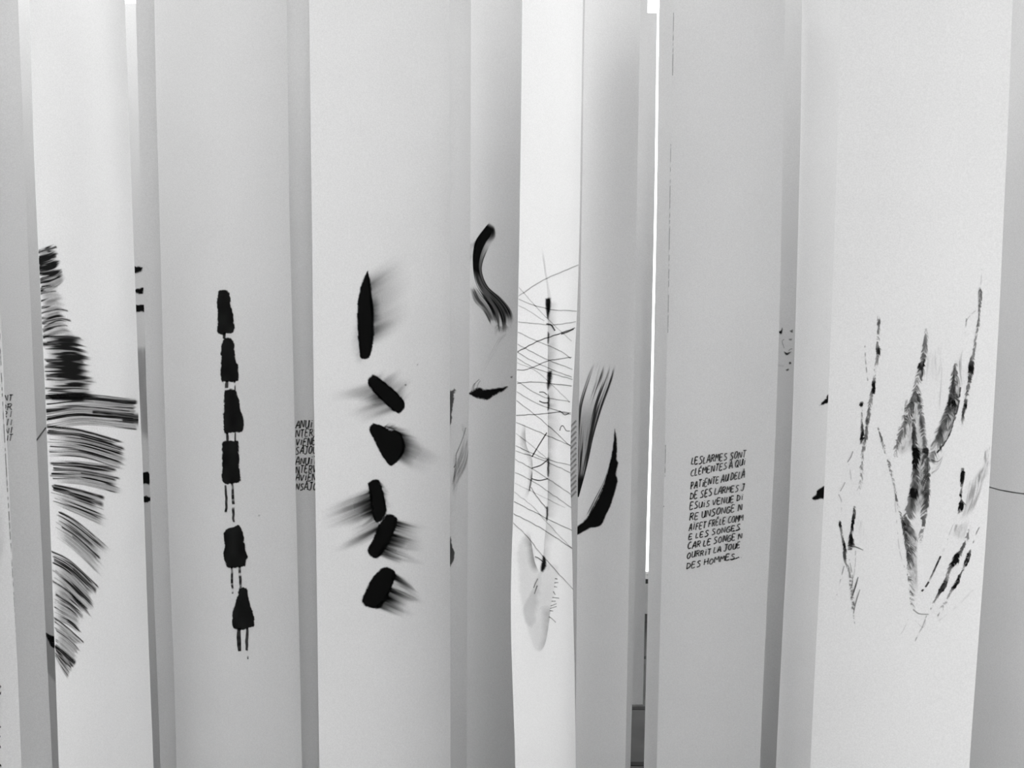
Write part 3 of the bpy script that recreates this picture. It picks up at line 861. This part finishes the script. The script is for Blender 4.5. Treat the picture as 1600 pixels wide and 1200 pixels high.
S['L'].ink('ink_trunk', [
    sweep(l1([(580, 235), (592, 330), (612, 470), (618, 560)]), l1([(592, 235), (618, 420), (640, 530), (650, 560)]), dry(81, 3, .9, (.3, .05), .02, .14, soft=.4, vf=.15)),
    poly(l1([(610, 552), (637, 550), (633, 610), (622, 668), (612, 610)]), 82, soft=1.6, rough=.6),
    edge_smear(l1([(620, 560), (620, 800), (620, 1000), (620, 1200)]), (18, 0), seed=83, k=9, base=.35, p=1.1, vf=.04, hair=.4),
    edge_smear(l2([(620, 180), (620, 400), (620, 600), (618, 780), (612, 870)]), (24, 4), seed=84, k=8, base=.32, p=1.1, vf=.04, hair=.5),
    poly(l1([(619, 985), (640, 975), (642, 1020), (630, 1060), (619, 1075)]), 85, soft=2.2, rough=.8, dens=.9),
    poly(l1([(619, 745), (626, 760), (624, 800), (619, 810)]), 86, soft=1.0, rough=.4, dens=.8),
    poly(l1([(619, 1110), (628, 1130), (626, 1190), (619, 1200)]), 87, soft=1.4, rough=.4, dens=.75),
    poly(l2([(618, 505), (627, 520), (625, 600), (618, 610)]), 88, soft=1.2, rough=.4, dens=.85),
    poly(l2([(611, 790), (620, 800), (618, 868), (611, 870)]), 89, soft=1.0, rough=.4, dens=.85),
    edge_smear(l2([(612, 865), (602, 960), (592, 1080), (580, 1165)]), (24, 6), seed=90, k=6, base=.2, p=1.0, vf=.1, hair=.3),
    poly(l2([(590, 1082), (602, 1095), (606, 1140), (596, 1162), (580, 1168)]), 91, soft=1.8, rough=.6, dens=.97)])
S['L'].ink('ink_leaf', [
    edge_smear(l2([(488, 300), (495, 430), (528, 510), (530, 600), (516, 690), (495, 760)]), (-11, 0), seed=92, k=6, base=.38, p=.9, vf=.15, hair=.4),
    poly(l2([(528, 590), (530, 620), (516, 700), (512, 690)]), 93, soft=1, rough=.3, dens=.6),
    poly(l2([(490, 945), (512, 945), (528, 1010), (545, 1120), (575, 1190), (560, 1330), (520, 1500), (470, 1380), (450, 1150), (440, 1080), (465, 1000)]), 94, soft=4, rough=2, dens=.1),
    edge_smear(l2([(515, 950), (530, 1040), (545, 1120), (572, 1185)]), (-18, 4), seed=95, k=5, base=.45, p=1.3, vf=.25, hair=.3),
    poly(l3([(225, 440), (290, 380), (345, 400), (325, 500), (302, 620), (285, 750), (265, 850), (235, 892), (200, 860), (165, 760), (140, 640), (180, 560)]), 96, soft=2.0, rough=.8, dens=.12, tone=.4),
    edge_smear(l3([(300, 620), (285, 750), (265, 850), (236, 892)]), (-16, -4), seed=97, k=5, base=.28, p=1.0, vf=.2, hair=.4)])
S['L'].each('pen_hatch', [pen(l3(p), 1.1, .6, seed=i) for i, p in enumerate([[(325, 465), (340, 468)], [(322, 490), (345, 488)], [(320, 512), (338, 515)], [(315, 540), (328, 560)], [(310, 575), (350, 580)],
                                     [(305, 598), (330, 597)], [(300, 626), (335, 612)], [(297, 640), (335, 628)], [(295, 653), (315, 655)], [(290, 688), (308, 700), (330, 722)], [(200, 520), (212, 490), (225, 465)], [(205, 555), (222, 505)]])])

# ---- M: hatch marks
m4 = crop(870, 520, 3.53)
S['M'].each('pen_hatch', [pen(m4([(72, 520 + 30 * i), (88, 505 + 30 * i), (107, 484 + 30 * i)]), 2.6, .42, seed=i, breaks=.15) for i in range(14)])
# ---- N: feather and crescent
def ndens(u, v):
    a = vn(v * 10, u * 2.2, 101) * .55 + vn(v * 26, u * 3.5, 102) * .45
    a = np.clip((a - .5) * 1.7 + .5, 0, 1)
    c = .32 + .25 * sst(.2, .6, u) + .2 * sst(.55, .95, v) * sst(.15, .4, u)
    d = sst(1 - c - .2, 1 - c + .2, a) * .85
    d = np.maximum(d, (.3 * sst(.25, .5, u)) * sst(.05, .25, v))
    d = np.maximum(d, .95 * np.exp(-((v - .93) / .04) ** 2) * sst(.04, .12, u) * (1 - sst(.55, .8, u)))
    d = np.maximum(d, .95 * sst(.8, .88, u))
    st = .16 * vn(v * 12, 0 * u, 103)
    return d * sst(st, st + .12, u) * sst(0, .06, v) * sst(0, .03, 1 - v)
S['N'].ink('brush_stroke', [sweep(m4([(215, 130), (165, 250), (120, 400), (112, 560), (112, 720), (112, 905)]), m4([(336, 118), (312, 250), (250, 420), (205, 570), (172, 720), (122, 905)]), ndens, 1.8, .7)])
S['N'].ink('brush_crescent', [poly(m4([(322, 530), (330, 590), (333, 650), (328, 700), (340, 722), (326, 775), (335, 815), (322, 870), (305, 930), (270, 1010), (240, 1065), (180, 1078), (105, 1116), (105, 1082), (170, 1015), (230, 910), (270, 810), (300, 690), (314, 600)]), 104, soft=1.2, rough=.6),
                              sweep(m4([(300, 690), (260, 815), (205, 920), (150, 1030)]), m4([(306, 690), (272, 815), (228, 915), (172, 1020)]), dry(105, 4, .5, (.1, .1), .1, .7, vf=.1))])
# ---- P, Q
q5 = crop(1050, 690, 5.714)
QT = [('LESLARMES SONT', (168, 208), (662, 140), 74), ('CLÉMENTES À QUi', (165, 310), (658, 208), 72), ('PATiENTE AU DELÀ', (163, 425), (652, 318), 74), ('DE SES LARMES J', (160, 518), (652, 428), 72),
      ('ESUiS VENUE Di', (157, 606), (640, 520), 68), ('RE UNSONGE N', (154, 706), (632, 610), 70), ('AÏFET FRÊLE COMM', (150, 798), (636, 702), 68), ('E LES SONGES', (146, 874), (614, 785), 60),
      ('CAR LE SONGE N', (138, 962), (630, 862), 66), ('OURRiT LA JOUE', (132, 1046), (616, 944), 62), ('DES HOMMES...', (126, 1138), (632, 1028), 60)]
for k, (t, a, b, h) in enumerate(QT):
    S['Q'].ink('text_line', write(t, q5([a])[0], q5([b])[0], h * .84 / 5.714, 120 + k, 1.6, .9))
S['Q'].each('pen_stroke', [pen(q5([(515, 1052), (560, 1046), (600, 1030)]), 1.6, .85), pen(q5([(545, 800), (590, 790), (612, 778)]), 1.4, .8)])
S['Q'].each('edge_line', [pen([(1052.5, 20), (1051, 118)], 1.0, .5, breaks=.2), pen([(1048, 225), (1045.5, 400), (1043.5, 520)], 1.0, .45, breaks=.3), pen([(1040, 695), (1039, 745)], 1.1, .5, breaks=.2), pen([(1036, 790), (1037.5, 792)], 1.4, .7)])  # thin shadow along the sheet's left edge, drawn as faint pen lines
# ---- S flecks, T tips
s6 = crop(1190, 480, 3.75)
S['S'].each('ink_fleck', [poly(s6([(95, 143), (112, 138), (122, 122), (118, 155), (105, 153)]), 1, rough=.8), poly(s6([(165, 140), (182, 130), (180, 148), (170, 148)]), 2, rough=.8, dens=.7),
                         pen(s6([(132, 188), (120, 200), (132, 240)]), 1.2, .4), poly(s6([(160, 186), (178, 182), (175, 192), (164, 192)]), 3, rough=.8, dens=.6),
                         poly(s6([(130, 258), (148, 266), (175, 262), (160, 274), (148, 282), (138, 274)]), 4, rough=.8, dens=.9), pen(s6([(158, 255), (170, 245), (180, 244)]), 1.2, .5),
                         poly(s6([(162, 324), (170, 321), (172, 332), (164, 335)]), 5, rough=.6, dens=.9), poly(s6([(142, 366), (158, 360), (156, 370), (146, 373)]), 6, rough=.6, dens=.8), pen(s6([(90, 340), (130, 345)]), 3.0, .12)])
S['T'].ink('ink_tip', [poly(s6([(430, 480), (440, 550), (400, 556), (372, 565), (345, 575), (352, 560), (372, 540), (392, 512)]), 7, soft=1.2, rough=1.3)])
S['T'].ink('ink_tip', [poly(s6([(410, 1020), (420, 1130), (366, 1122), (345, 1116), (322, 1128), (300, 1124), (305, 1112), (322, 1100), (325, 1080), (345, 1062), (368, 1048)]), 8, soft=1.2, rough=1.4)])
# ---- U: feathered wings
u7, u8 = crop(1280, 420, 4.0), crop(1280, 700, 3.75)
def fe(c, rows, seed, **k):
    k_ = 4.0 if c is u7 else 3.75
    return feather([(p[0], p[1], p[2] / k_, p[3] / k_, p[4]) for p in c(rows)], seed, **k)
S['U'].ink('feather_stroke', [fe(u7, [(366, 285, 8, 8, .4), (372, 330, 12, 14, .75), (368, 420, 10, 12, .5), (362, 480, 10, 14, .75), (368, 520, 16, 18, .9), (355, 600, 10, 14, .5), (346, 660, 8, 8, .3), (340, 710, 12, 14, .95), (335, 765, 12, 14, .9),
                                      (318, 820, 12, 18, .6), (308, 900, 14, 16, .6), (297, 980, 12, 14, .7), (290, 1060, 14, 14, .8), (275, 1130, 14, 14, .4), (262, 1290, 14, 14, .3), (240, 1420, 12, 12, .25)], 301),
                              pen(u7([(285, 480), (290, 580), (303, 700)]), 1.6, .45, breaks=.5, seed=5), fe(u7, [(262, 825, 10, 12, .5), (264, 852, 14, 14, .95), (266, 880, 6, 8, .3), (268, 940, 8, 8, .45), (268, 990, 10, 10, .75), (267, 1055, 12, 14, .9), (260, 1105, 8, 8, .4)], 302)])
S['U'].ink('feather_stroke', [fe(u7, [(668, 370, 6, 10, .45), (660, 450, 14, 26, .6), (648, 540, 14, 30, .65), (638, 605, 20, 24, .95), (628, 650, 22, 30, .75), (612, 700, 18, 30, .6), (604, 760, 22, 34, .65), (588, 810, 26, 50, .7), (560, 880, 30, 40, .6), (540, 955, 26, 34, .65), (512, 1020, 22, 34, .5),
                                      (490, 1090, 18, 26, .5), (470, 1180, 14, 18, .4)], 303, kb=.3),
                              sweep(u7([(665, 480), (640, 660), (640, 820)]), u7([(760, 470), (770, 620), (740, 720)]), dry(304, 12, .25, (.05, .5), .3, .22, soft=.35, vf=.1)),
                              fe(u7, [(612, 770, 20, 20, .5), (632, 850, 20, 18, .6), (645, 940, 22, 14, .6), (655, 1040, 22, 18, .65), (668, 1130, 22, 18, .75), (672, 1190, 22, 14, .7)], 305)])
S['U'].ink('feather_stroke', [fe(u7, [(585, 930, 8, 14, .5), (588, 1010, 10, 20, .85), (592, 1100, 14, 24, .9), (602, 1190, 18, 40, .97)], 306),
                              fe(u8, [(560, -6, 16, 20, .95), (562, 60, 18, 30, .97), (556, 110, 14, 26, .9), (550, 180, 14, 40, .65), (546, 250, 16, 40, .9), (540, 290, 20, 46, .85), (522, 350, 18, 50, .55), (505, 430, 22, 50, .65), (505, 480, 20, 56, .6),
                                      (512, 560, 14, 56, .55), (522, 640, 14, 46, .55), (520, 720, 12, 34, .4)], 307, kb=.3),
                              fe(u8, [(630, -6, 40, 14, .75), (636, 80, 44, 12, .7), (640, 170, 44, 12, .72), (640, 260, 40, 12, .72), (632, 330, 34, 12, .7), (618, 400, 26, 14, .6), (606, 470, 18, 12, .5), (590, 560, 16, 12, .3)], 308, kb=.3, shear=1.0)])
S['U'].ink('feather_stroke', [fe(u7, [(853, 575, 6, 8, .45), (846, 650, 20, 22, .65), (835, 730, 24, 36, .65), (822, 800, 24, 50, .85), (825, 845, 26, 40, .95), (805, 900, 26, 40, .7), (785, 960, 30, 36, .62), (760, 1020, 34, 34, .62), (738, 1090, 34, 40, .6), (712, 1160, 26, 40, .5), (690, 1210, 20, 40, .45)], 309, kb=.3),
                              pen(u7([(882, 740), (872, 840), (838, 970), (800, 1060), (735, 1150)]), 2.2, .7, breaks=.4, seed=7), pen(u7([(850, 900), (820, 1020), (770, 1110), (725, 1160)]), 1.8, .65, breaks=.35, seed=8),
                              sweep(u7([(885, 490), (860, 600), (890, 800)]), u7([(905, 480), (900, 600), (915, 760)]), dry(310, 5, .35, (.2, .3), .2, .35, soft=.3, vf=.2)),
                              sweep(u8([(640, 40), (700, 60), (750, -10)]), u8([(650, 170), (700, 120), (720, 60)]), dry(311, 9, .4, (.1, .3), .2, .5, soft=.3, vf=.1))])
S['U'].ink('feather_stroke', [fe(u7, [(1006, 110, 5, 6, .4), (1005, 150, 12, 14, .7), (1000, 250, 10, 12, .75), (994, 340, 10, 12, .8), (978, 430, 8, 10, .55), (964, 520, 10, 12, .6), (952, 590, 16, 18, .9), (944, 660, 18, 18, .92), (932, 730, 12, 16, .75), (918, 800, 12, 16, .7), (912, 845, 12, 16, .85), (898, 910, 10, 14, .75), (888, 1000, 8, 12, .3)], 312, lcore=.5),
                              pen(u7([(1015, 0), (1012, 60), (1008, 120)]), 1.2, .25, breaks=.4), pen(u7([(920, 310), (912, 400), (905, 480)]), 1.6, .4, breaks=.5, seed=3), pen(u7([(975, 262), (940, 295), (915, 330)]), 1.0, .3, breaks=.4, seed=4)])
S['U'].ink('feather_stroke', [fe(u8, [(838, 112, 8, 12, .6), (838, 150, 10, 16, .97), (836, 200, 10, 10, .97), (832, 240, 5, 6, .5), (830, 276, 9, 9, .95), (830, 298, 6, 8, .5), (830, 330, 14, 26, .97), (822, 360, 12, 20, .9), (815, 390, 8, 10, .4)], 313),
                              sweep(u8([(845, 230), (840, 330), (815, 440)]), u8([(998, 40), (960, 230), (890, 420)]), dry(314, 8, .42, (.1, .25), .1, .34, soft=.4, vf=.25)),
                              sweep(u8([(925, 150), (915, 240)]), u8([(1000, 60), (985, 190)]), dry(315, 6, .5, (.2, .3), .2, .4, soft=.4, vf=.2))])
S['U'].ink('feather_stroke', [fe(u8, [(890, 440, 6, 8, .35), (862, 530, 12, 16, .45), (830, 600, 12, 14, .7), (808, 632, 22, 24, .97), (795, 672, 20, 20, .97), (770, 700, 16, 14, .8), (752, 745, 12, 14, .7), (742, 780, 12, 12, .85), (728, 812, 16, 16, .97), (704, 848, 14, 12, .95), (684, 880, 10, 10, .4), (650, 950, 10, 10, .25)], 316),
                              fe(u8, [(888, 590, 6, 8, .6), (876, 630, 14, 12, .95), (858, 678, 12, 12, .9), (842, 712, 7, 7, .6), (825, 745, 10, 10, .85), (810, 785, 12, 12, .85), (792, 812, 16, 14, .97), (772, 840, 10, 10, .6), (740, 900, 10, 12, .3), (690, 990, 14, 14, .22)], 317)])
S['U'].each('ink_dot', [pen(u8([(736, 580), (715, 625), (690, 680), (660, 745), (632, 800), (600, 840)]), 2.6, .85, breaks=.48, seed=9), pen(u8([(942, 455), (920, 500), (900, 560)]), 1.6, .5, breaks=.5, seed=10), pen(u8([(750, 540), (775, 470), (800, 420)]), 1.0, .3, breaks=.4)])
S['U'].ink('feather_stroke', [fe(u8, [(206, 335, 6, 6, .6), (205, 380, 9, 10, .97), (198, 430, 10, 10, .97), (190, 480, 8, 10, .85), (186, 530, 14, 16, .97), (180, 572, 18, 26, .97), (165, 600, 10, 10, .6)], 318),
                              pen(u8([(180, 575), (215, 580), (258, 598)]), 1.6, .7, taper=.6),
                              fe(u8, [(118, 420, 6, 6, .5), (122, 445, 9, 9, .97), (130, 490, 7, 7, .65), (138, 535, 8, 8, .75), (147, 575, 10, 10, .9), (150, 632, 11, 12, .95), (156, 675, 7, 7, .7), (176, 720, 10, 10, .5), (190, 820, 12, 12, .5), (198, 950, 10, 10, .4), (208, 1040, 6, 6, .2)], 319),
                              pen(u8([(228, 755), (212, 810), (194, 866)]), 2.0, .8, taper=.6, seed=1), pen(u8([(238, 828), (215, 900), (200, 968)]), 1.6, .6, taper=.6, seed=2), pen(u8([(145, 690), (122, 780), (102, 862)]), 1.4, .5, breaks=.4, seed=3),
                              pen(u8([(212, 600), (210, 680), (200, 760)]), 1.0, .35, breaks=.35, seed=4), pen(u8([(175, 650), (195, 760), (185, 820)]), 1.2, .5, breaks=.3, seed=6),
                              sweep(u8([(212, 400), (205, 570)]), u8([(290, 420), (280, 600)]), dry(320, 9, .3, (.1, .5), .2, .16, soft=.4, vf=.15)),
                              pen(u8([(196, 18), (185, 50), (165, 82)]), 1.3, .6), pen(u8([(150, 200), (138, 225), (122, 252)]), 1.2, .5, seed=2), pen(u8([(172, 90), (182, 150), (186, 200)]), 1.4, .3, breaks=.45), pen(u8([(112, 270), (130, 320), (122, 420)]), 1.6, .35, breaks=.45, seed=3)])
S['U'].ink('feather_stroke', [fe(u7, [(364, 985, 6, 6, .5), (385, 1050, 8, 8, .6), (400, 1110, 10, 12, .6), (412, 1160, 8, 12, .45)], 321),
                              fe(u8, [(402, 60, 8, 10, .45), (415, 130, 10, 12, .5), (438, 220, 8, 10, .4), (452, 300, 8, 8, .55), (470, 370, 8, 8, .45), (488, 430, 12, 12, .9), (500, 500, 10, 18, .6), (508, 560, 8, 20, .6), (518, 650, 8, 20, .55), (522, 750, 8, 24, .4), (535, 850, 10, 26, .4), (545, 940, 10, 24, .3)], 322),
                              pen(u8([(440, 280), (455, 450), (470, 600), (500, 700)]), 1.4, .25, breaks=.45), pen(u8([(550, 945), (585, 970), (640, 974)]), 1.6, .45), pen(u8([(628, 980), (605, 1045), (580, 1090), (550, 1155)]), 1.4, .4, breaks=.3), pen(u8([(560, 1010), (610, 1050), (625, 990)]), 1.0, .2, breaks=.3),
                              pen(u8([(520, 1000), (495, 1060), (455, 1120)]), 1.2, .2, breaks=.4), pen(u8([(900, 830), (800, 930), (700, 1010)]), 2.5, .1, breaks=.3)])
S['U'].each('ink_smudge', [sweep(u7([(750, 460), (755, 640), (742, 920)]), u7([(766, 460), (768, 640), (760, 920)]), dry(323, 3, .3, (.1, .2), .1, .35, soft=.3, vf=.1)),
                          sweep(u7([(1035, 1130), (1020, 1230)]), u7([(1075, 1100), (1075, 1260)]), dry(324, 8, .4, (.1, .3), .2, .5, soft=.35, vf=.1)),
                          sweep(u7([(520, 820), (500, 980)]), u7([(560, 800), (545, 900)]), dry(325, 5, .35, (.1, .3), .2, .4, soft=.3, vf=.1))])
# loose grey barbs that fill the wings
S['U'].ink('feather_barbs', [sweep(u8([(548, -10), (545, 120), (540, 260), (520, 380)]), u8([(640, -10), (642, 120), (642, 270), (618, 430)]), dry(331, 5, .42, (.05, .2), .1, .6, soft=.4, vf=.08, cu=14, wash=.38))])
S['U'].ink('feather_barbs', [sweep(u8([(490, 400), (506, 560), (520, 700), (545, 930)]), u8([(590, 430), (580, 560), (580, 700), (585, 900)]), dry(332, 4, .36, (.05, .3), .1, .45, soft=.4, vf=.2, cu=12, wash=.26))])
S['U'].ink('feather_barbs', [sweep(u7([(845, 600), (805, 800), (760, 950), (700, 1140)]), u7([(868, 620), (882, 780), (835, 980), (740, 1160)]), dry(333, 5, .42, (.1, .2), .1, .6, soft=.4, vf=.1, cu=12, wash=.4))])
S['U'].ink('feather_barbs', [sweep(u7([(600, 720), (540, 930), (480, 1140), (470, 1200)]), u7([(625, 760), (650, 960), (672, 1140), (672, 1200)]), dry(334, 6, .3, (.1, .1), .1, .4, soft=.4, vf=.08, cu=12, wash=.24))])
S['U'].ink('feather_barbs', [sweep(u8([(790, 440), (770, 540)]), u8([(890, 410), (850, 560)]), dry(335, 6, .3, (.1, .3), .2, .3, soft=.4, vf=.15, wash=.15))])
# ---- V: thin line
S['V'].ink('pen_line', [pen(u8([(960, 218), (1020, 235), (1080, 250), (1200, 268), (1350, 275)]), 1.7, .75)])
